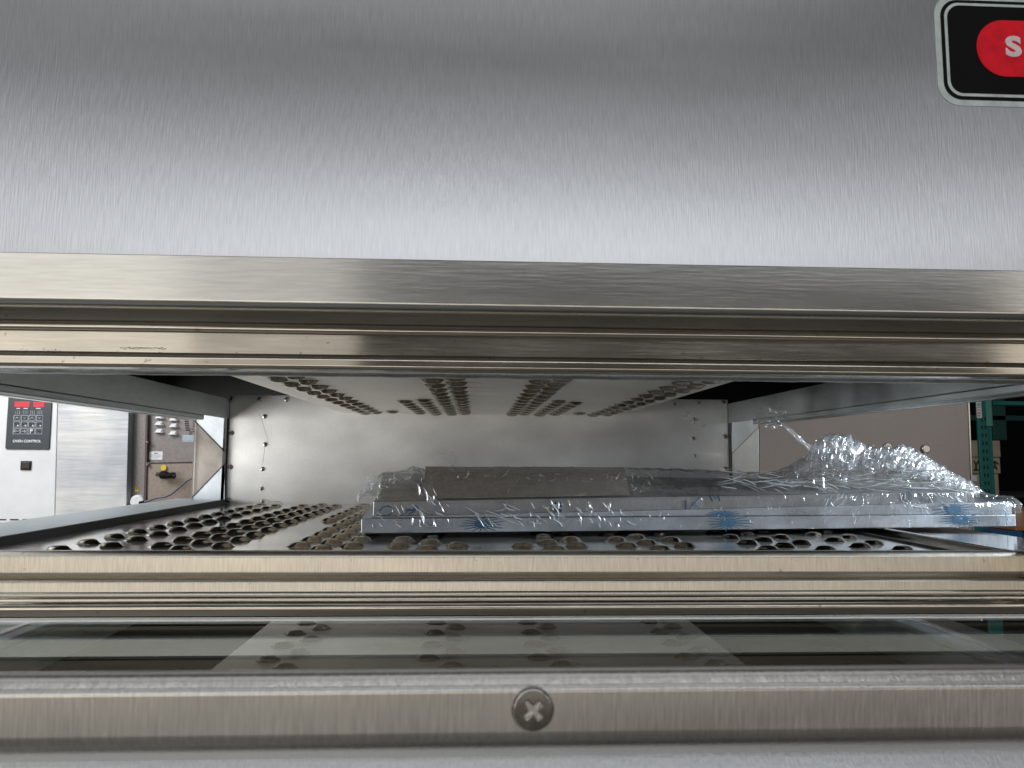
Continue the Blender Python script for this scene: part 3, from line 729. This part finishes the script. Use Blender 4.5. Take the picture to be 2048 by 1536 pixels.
# white ribbons along little film folds, painting in their highlights
M_GLINT = plain('film_fold', (.90,.93,.96), .32, .45, .8, bscale=400)
def glints():
    rnd=random.Random(5); v=[];f=[]
    def ribbon(pts,w_):
        b0=len(v)
        for k,p in enumerate(pts):
            t=(pts[min(k+1,len(pts)-1)]-pts[max(k-1,0)]).normalized(); s_=t.cross(Vector((0,1,0))).normalized()
            ww=w_*(.25+math.sin(math.pi*(k+.3)/len(pts)))
            v.append(p-s_*ww); v.append(p+Vector((0,-w_*1.2,0))); v.append(p+s_*ww)
        for k in range(len(pts)-1):
            a=b0+3*k; f.append((a,a+3,a+4,a+1)); f.append((a+1,a+4,a+5,a+2))
    def front(px,py): 
        u=ufor(px); q=pkp(u,-.0030,0); return P(px,py,q.y)
    zones=[(735,900,1000,1050,26,55,16),(820,870,960,1050,16,62,26),(930,1010,1010,1045,10,30,45),(1000,1120,1002,1045,22,35,26),(1060,1260,1000,1050,46,62,16),(1260,1420,1025,1050,12,110,7),
           (1650,1800,985,1035,46,118,13),(1790,1930,985,1025,30,50,17),(1950,2030,1010,1042,16,62,13),(1430,1650,1010,1045,14,115,8)]
    for xa,xb,ya,yb,n,ang,ln_ in zones:
        for _ in range(n):
            x=rnd.uniform(xa,xb); y=rnd.uniform(ya,yb); a=math.radians(ang+rnd.gauss(0,16)); L_=ln_*rnd.uniform(.3,1.3); cv=rnd.uniform(-.5,.5)
            pts=[]
            for k in range(6):
                t=k/5; aa=a+cv*t; pts.append(front(x+math.cos(aa)*L_*t,min(y+math.sin(aa)*L_*t,1054)))
            ribbon(pts,rnd.choice((.00012,.00018,.00025,.0004)))
    # glint ribbons over the top, long and mostly running to the right
    def top(px,py,Y): return P(px,py,Y)
    for _ in range(150):
        x=rnd.uniform(735,1300); y=rnd.uniform(945,995); a=math.radians(rnd.choice((20,60,110))+rnd.gauss(0,20)); L_=rnd.uniform(5,26); cv=rnd.uniform(-1,1)
        ribbon([top(x+math.cos(a+cv*t)*L_*t,y+math.sin(a+cv*t)*L_*t,.575+(1000-y)*.0016-.006) for t in [k/5 for k in range(6)]],rnd.choice((.00015,.00022,.0004)))
    for _ in range(120):
        x=rnd.uniform(1420,1880); y=rnd.uniform(938,978); a=math.radians(rnd.gauss(4,9)); L_=rnd.uniform(15,80); cv=rnd.uniform(-.2,.2)
        ribbon([top(x+math.cos(a+cv*t)*L_*t,y+math.sin(a+cv*t)*L_*t,.585+(985-y)*.0010-.003) for t in [k/5 for k in range(6)]],rnd.choice((.0001,.0002,.00035)))
    for _ in range(85):
        x=rnd.uniform(1640,1930); t_=(x-1640)/290; yt=lerpc(x,1)+6; y=rnd.uniform(yt,max(yt+4,960)); a=math.radians(rnd.choice((25,70,120,160))+rnd.gauss(0,15)); L_=rnd.uniform(6,32); cv=rnd.uniform(-1,1)
        ribbon([top(x+math.cos(a+cv*t)*L_*t,max(y+math.sin(a+cv*t)*L_*t,lerpc(x,1)+2),.62+rnd.uniform(-.02,.02)) for t in [k/5 for k in range(6)]],rnd.choice((.00015,.0003,.0005)))
    o=link('film_glints',mesh('film_glints',v,f),pk,[M_GLINT]); o['kind']='stuff'
glints()

# twisted tail of film with a knot at its tip
def tail():
    v=[];f=[];n=70;m=9
    path=[(1700,925),(1650,915),(1622,898),(1598,878),(1578,858),(1560,845),(1550,838)]
    wid=[34,26,17,10,6,5,9]
    for i in range(n+1):
        t=i/n*(len(path)-1); k=min(int(t),len(path)-2); s_=t-k
        px=path[k][0]*(1-s_)+path[k+1][0]*s_; py=path[k][1]*(1-s_)+path[k+1][1]*s_; w_=wid[k]*(1-s_)+wid[k+1]*s_
        for j in range(m+1):
            a=2*math.pi*j/m*1.6
            rr=w_*(.6+.5*noise.noise(Vector((i*.25,j*.9,4))))
            p=P(px+rr*math.cos(a)*.7,py+rr*math.sin(a)*.8,.70)
            p.y+=math.sin(a+i*.1)*w_*.0004
            v.append(p)
    for i in range(n):
        for j in range(m): a=i*(m+1)+j; f.append((a,a+m+1,a+m+2,a+1))
    link('film_tail',mesh('film_tail',v,f),pk,[M_FILMD])
    bm=bmesh.new(); bmesh.ops.create_icosphere(bm,subdivisions=4,radius=.0095)
    for vv in bm.verts:
        q=vv.co.copy(); vv.co=q*(1+.75*noise.noise(q*260)+.35*noise.noise(q*620))
        vv.co.x*=1.25
    c=P(1549,836,.70)
    bmesh.ops.translate(bm,verts=bm.verts,vec=c)
    me=bpy.data.meshes.new('film_knot'); bm.to_mesh(me); bm.free(); link('film_knot',me,pk,[M_FILMK])
tail()

# ------------------------------------------------------------------ second oven seen through the left opening
Y2=1.70
ov2=empty('second_oven',(P(150,900,Y2).x,Y2+.3,-1.15),'bright steel oven with dark control panel seen through the open left end','oven')
pxprism('front_panel',[(-260,560),(121,560),(106,1160),(-300,1160)],Y2,.30,M_WHITE,ov2,.002)
pxprism('film_covered_panel',[(122,560),(263.5,560),(249,1160),(107,1160)],Y2-.002,.30,M_FILMP,ov2,.001)
pxprism('side_panel',[(264.5,560),(298,560),(285,1160),(250,1160)],Y2+.02,.30,M_TAUPE,ov2,.001)
pxprism('seam_strip',[(297,560),(300,560),(289,1160),(286,1160)],Y2+.012,.02,plain('seam_shadow_gap',(.10,.07,.065),.5),ov2)
pxprism('access_door',[(300,560),(420,560),(420,924),(292,926)],Y2+.022,.28,M_TAUPE,ov2,.001)
pxprism('lower_cover',[(292,927.5),(420,925.5),(420,1160),(287,1160)],Y2+.016,.28,M_TAUPE2,ov2,.001)
tube('cover_edge',[P(293,926,Y2+.014),P(388,924,Y2+.014)],.0009,S_BRIGHT,ov2,6)
# keypad
kp=pxprism('control_panel',[(18,770),(105,770),(98,896),(96,898.6),(12,898),(10,896)],Y2-.0035,.003,M_KEY,ov2,.0008)
YK=Y2-.0042
def kx(c,r):  # keypad coordinates 0..1 across, rows in px
    return 17+(104-17)*c-(r-790)*.062
def kq(name,c0,c1,r0,r1,mat,parent=kp,dy=0,th=.0005):
    pp=[(kx(c0,r0),r0),(kx(c1,r0),r0),(kx(c1,r1),r1),(kx(c0,r1),r1)]
    return pxprism(name,pp,YK-dy,th,mat,parent)
kq('display',.15,.50,803,814,M_DISP); kq('display',.585,.84,803.5,814,M_DISP)
kq('indicator',.56,.68,796.5,801,M_PRINT); kq('indicator',.575,.665,797.5,800,M_KEYD,dy=.0004); kq('indicator',.70,.82,797,801.5,M_PRINT); kq('indicator',.715,.805,798,800.5,M_KEYD,dy=.0004)
for c0,c1 in ((.20,.29),(.36,.46),(.65,.76)): kq('caption',c0,c1,816,817.6,M_PRINT)
for g_ in range(4):
    for k in range(3): 
        c=.19+.17*g_+.042*k; kq('tick_mark',c,c+.011,821,828.5,M_PRINTD)
rows=[(830,841.2),(843,854.8),(856.5,868.5)]
for ri,(r0,r1) in enumerate(rows):
    for ci in range(4):
        c0=.150+.172*ci; c1=c0+.158
        kq('button',c0,c1,r0,r1,M_PRINTD,th=.0006); kq('button_face',c0+.016,c1-.016,r0+1.2,r1-1.2,M_KEYD,dy=.0004)
        cc=(c0+c1)/2; cm=(r0+r1)/2; cxp=kx(cc,cm)
        def ln(pts,w_=1.0,m_=M_PRINT): tube('button_symbol',[P(a,b_,YK-.001) for a,b_ in pts],w_*.0006,m_,kp,5)
        if ri==0:
            s=1 if ci%2 else -1; ln([(cxp-3,cm-1.5*s),(cxp,cm+1.5*s),(cxp+3,cm-1.5*s)],1.1)
        elif ri==1:
            ln([(cxp-3,cm-3),(cxp-3,cm+3)],.7,M_PRINTD); ln([(cxp-3,cm+2.5),(cxp+1,cm+2.5)],.7,M_PRINTD); cyl('button_symbol',P(cxp+2.6,cm+2.4,YK-.001),.0017,.0006,M_PRINT,kp,seg=10)
            ln([(cxp-1,cm-2),(cxp+2,cm-1)],.7,M_PRINTD)
        else:
            if ci<2:
                s=-1 if ci==0 else 1
                ln([(cxp-4.5,cm),(cxp+4.5,cm)],1.6); ln([(cxp+s*1.2,cm-3),(cxp+s*4.8,cm),(cxp+s*1.2,cm+3)],1.3)
            elif ci==2: text_mesh('button_symbol','P',.0125,P(cxp,cm,YK-.001),M_PRINT,kp,bold=.0003)
            else:
                ln([(cxp+3.2*math.cos(a),cm+3.6*math.sin(a)) for a in [2*math.pi*k/14 for k in range(15)]],.7,M_PRINTD); ln([(cxp,cm-1.8),(cxp,cm+1.8)],.7,M_PRINTD)
p=P(54,882.5,YK-.0005)
text_mesh('control_lettering','OVEN CONTROL',.0078,p,M_PRINT,kp,sx=1.0,bold=.00022)
# rocker switch and vents
sw=pbox('switch_frame',40.5,922,61.5,940,Y2-.003,.003,M_RUBBER,ov2,.0006); pbox('rocker',43.5,924.5,58.5,937.5,Y2-.006,.003,plain('rocker_brown_black',(.05,.035,.03),.35),ov2,.0012)
for a0,a1 in ((-30,-4),(-16+12,12),(20,37),(45,62.5),(70.5,87)):
    pbox('vent_slot',a0,1038,a1,1040.6,Y2-.0006,.0006,M_FLATBLACK,ov2)
for a0,a1 in ((-22,11.5),(20,37)): pbox('vent_slot',a0,1045.4,a1,1048,Y2-.0006,.0006,M_FLATBLACK,ov2)
# louvres
def louvre(cx,cy):
    w_=9.5; pts=[]
    Yl=Y2+.0216; x0=P(cx-w_,cy,Yl).x; x1=P(cx+w_,cy,Yl).x; zt=P(cx,cy-5,Yl).z; zb=P(cx,cy+4,Yl).z
    v=[(x0+.004,Yl,zt),(x1-.005,Yl,zt),(x1,Yl,zb),(x0,Yl,zb),(x0+.005,Yl-.010,(zt*.3+zb*.7)),(x1-.006,Yl-.010,(zt*.3+zb*.7)),(x1-.001,Yl-.010,zb),(x0+.001,Yl-.010,zb)]
    f=[(0,1,5,4),(4,5,6,7),(1,2,6,5),(0,4,7,3),(3,7,6,2),(0,3,2,1)]
    o=link('louvre',mesh('louvre',v,f),ov2,[M_PLW]); bevel(o,.0012)
for cx,cy in ((321,833.5),(349,838),(320,847),(349,851),(320,862),(348,866)): louvre(cx,cy)
for k in range(6): pbox('grille_slot',369+k*.4,837.5+k*4.3,376+k*.7,839.8+k*4.3,Y2+.0212,.0006,M_FLATBLACK,ov2)
for a,b_,c_ in ((387,843,3),(387,848,3),(386.5,853,3),(384,858,3.4),(379,859.5,2.2),(380,864,5),(386,863,3),(379,868,6),(385.6,839,3)): pbox('grille_slot',a-1,b_-.9,a-1+c_,b_+.9,Y2+.0212,.0006,M_FLATBLACK,ov2)
lb=pbox('rating_label',365,870,392,884,Y2+.0212,.0006,plain('pale_blue_label',(.45,.55,.60),.5),ov2)
for r in (873.5,877.5,881.5): pbox('label_line',366,r-.5,390,r+.5,Y2+.0208,.0003,M_PRINTD,ov2)
lb=pbox('notice_label',298,903,325,919.5,Y2+.0212,.0006,M_PLW,ov2)
pbox('label_line',308,905.5,316,907.5,Y2+.0208,.0003,M_KEY,ov2)
for r,a,b_ in ((909.6,300,322),(911.8,302,322),(914,305,319),(916,308,315)): pbox('label_line',a,r-.35,b_,r+.35,Y2+.0208,.0003,M_PRINTD,ov2)
for b_ in (885,929.5): cyl('panel_screw',P(294.5,b_,Y2+.010),.0033,.006,S_SCREW,ov2,bv=.001)
pxprism('caution_sticker',[(322,931),(326,930),(331,930.5),(333,934),(332,939),(328,941),(322.5,940),(321,935)],Y2+.012,.0006,M_YEL,ov2)
tri=[(272.5,971),(278,982.5),(269.5,983)]
pxprism('warning_triangle',tri,Y2+.0185,.0006,M_YEL,ov2); tube('warning_mark',[P(273,975,Y2+.0178),P(273.3,980,Y2+.0178)],.0007,M_KEY,ov2,5)
# hose connector
tube('connector_shank',[P(314,949,Y2+.008),P(324,949,Y2+.004)],.0052,S_BRIGHT,ov2,12)
tube('connector_nut',[P(323,950,Y2+.003),P(333,950,Y2-.002)],.0088,M_RUBBER,ov2,6)
tube('connector_barrel',[P(333,951,Y2-.002),P(346,951,Y2-.008)],.0066,M_RUBBER,ov2,14)
tube('connector_tip',[P(345.5,951,Y2-.008),P(348,951,Y2-.009)],.0074,S_SCREW,ov2,14)
tube('connector_tab',[P(325,942,Y2+.004),P(326,957,Y2+.004)],.0012,M_RUBBER,ov2,6)
# cable with white grommet
cy_=cyl('cable_grommet',P(277,1003,Y2+.010),.0150,.020,M_PLW,ov2,bv=.004); 
tube('cable',[P(a,b_,Y2+.0-.002) for a,b_ in ((278,1006),(288,1004),(298,1001),(308,997.5),(318,995),(330,993.5),(341,989),(352,981),(362,972),(372,963),(384,956),(398,950),(420,946))],.0022,M_CABLE,ov2,8)
tube('cable_sleeve',[P(a,b_,Y2-.003) for a,b_ in ((279,1006),(288,1004.2))],.0036,M_RUBBER,ov2,8)
box('stand',P(-250,1160,Y2).x,P(287,1160,Y2).x,Y2+.02,Y2+.28,-1.15,P(0,1159,Y2).z,M_TAUPE,ov2)

# ------------------------------------------------------------------ plain cabinet seen through the right opening
Y3=1.32
cab=empty('steel_cabinet',(P(1700,900,Y3).x,Y3+.2,-1.15),'plain taupe steel cabinet with round button screws beside the green rack','cabinet')
cp=pxprism('cabinet_panel',[(1400,700),(1932,700),(1947,1100),(1400,1100)],Y3,.35,M_CAB,cab,.0015)
pxprism('edge_trim',[(1932.6,700),(1935,700),(1950,1100),(1947.6,1100)],Y3-.001,.012,S_BRIGHT,cab)
for a,b_ in ((1852,898),(1776,894)):
    o=cyl('button_screw',P(a,b_,Y3-.003),.0080,.006,S_BRIGHT,cab,bv=.0022,seg=28)
box('cabinet_base',P(1400,1100,Y3).x,P(1947,1100,Y3).x,Y3+.01,Y3+.34,-1.15,P(1700,1100,Y3).z,M_CAB,cab)

# ------------------------------------------------------------------ pallet rack and the things on it
Y4=2.7
rk=empty('pallet_rack',(P(1975,900,Y4).x,Y4,-1.15),'green painted pallet rack with perforated upright post at the right edge','rack')
def post():
    a=P(1957,700,Y4); b_=P(1985,700,Y4); w_=(b_.x-a.x)
    xc=P(1972,880,Y4).x
    v0=-1.15; v1=2.0
    box('upright_post',xc-w_/2,xc+w_*.18,Y4,Y4+.012,v0,v1,M_GREEN,rk,.003)
    box('upright_flange',xc+w_*.19,xc+w_*.55,Y4+.006,Y4+.018,v0,v1,M_GREEN,rk,.003)
    for k in range(16):
        z=P(1970,838+k*16,Y4).z
        for dx in (-.28,-.04):
            box('post_hole',xc+w_*dx,xc+w_*(dx+.10),Y4-.0008,Y4,z-.008,z+.006,M_FLATBLACK,rk)
    for k in range(3):
        z=P(1978,805+k*14,Y4).z; cyl('post_bolt',(xc+w_*.34,Y4+.010,z),.004,.006,M_FLATBLACK,rk,seg=10)
post()
pbox('rack_beam',1986,803,2200,811,Y4+.03,.05,M_GREEN,rk,.002); pbox('beam_connector',1972,790,1984,852,Y4-.004,.003,plain('grey_green_bracket',(.10,.30,.26),.4),rk,.001)
pbox('rack_beam',1930,832,2300,842,Y4+.9,.05,plain('shaded_green_beam',(.004,.05,.04),.5),rk,.002)  # rear beam and post: shade put into darker copies of rack green
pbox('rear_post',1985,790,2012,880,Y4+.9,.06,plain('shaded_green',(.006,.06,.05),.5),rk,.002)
lb=pbox('post_label',1953,800,1963,836,Y4-.003,.0008,M_PLW,rk)
for r0,r1,m_ in ((803,804,M_PRINTD),(806,812,M_PRINTD),(814,816,M_PRINTD),(819,820.5,M_RED),(824,828,plain('pink_print',(.7,.35,.38),.5)),(830,833,M_PRINTD)):
    pbox('label_print',1954.5,r0,1961.5,r1,Y4-.0036,.0005,m_,rk)
Y5=3.1
for i,(a0,b0,a1,b1) in enumerate(((1936,881,2001,914),(1936,915,2001,947),(1936,948,1998,992))):
    o=pbox('cardboard_carton',a0,b0,a1,b1,Y5,.3,M_CARDP,None,.003)
    tag(o,['top carton of the three stacked behind the green rack post','middle carton with dark handling marks behind the green rack post','bottom carton of the stack behind the green rack post'][i],'carton','cartons stacked behind the rack post')
    if i==1:
        def mk(pts,w_=.0035): tube('handling_mark',[P(x,y,Y5-.001) for x,y in pts],w_,M_DIRT,o,5)
        mk([(1948,922),(1952,930),(1957,922)]); mk([(1952,930),(1952,938)]); mk([(1947,940),(1957,940)])
        mk([(1984,926),(1990,923),(1996,928)]); mk([(1989,924),(1990,932),(1985,938)]); mk([(1990,932),(1994,939)])
    if i==2: pbox('carton_label',1940,951,1954,962,Y5-.001,.001,M_PLW,o)
o=pbox('blue_bin',1985,1062,2048,1100,2.3,.3,M_BLUEB,None,.004); tag(o,'blue plastic bin low behind the right end of the wrapped trays','bin')
o=pbox('teal_bin',1950,1056,1982,1100,2.35,.3,M_GREEN,None,.004); tag(o,'small teal bin beside the blue bin at lower right','bin')
o=pbox('wooden_crate',2030,1022,2150,1062,2.3,.3,M_ORANGE,None,.004); tag(o,'orange brown wooden crate at the right edge beyond the wrapped trays','crate')
sh=pbox('rack_shelf',1925,1101,2300,1112,2.25,1.2,M_GREEN,rk,.002)
pbox('shelf_deck',1925,993,2300,996,3.05,.5,M_FLATBLACK,rk,.001)
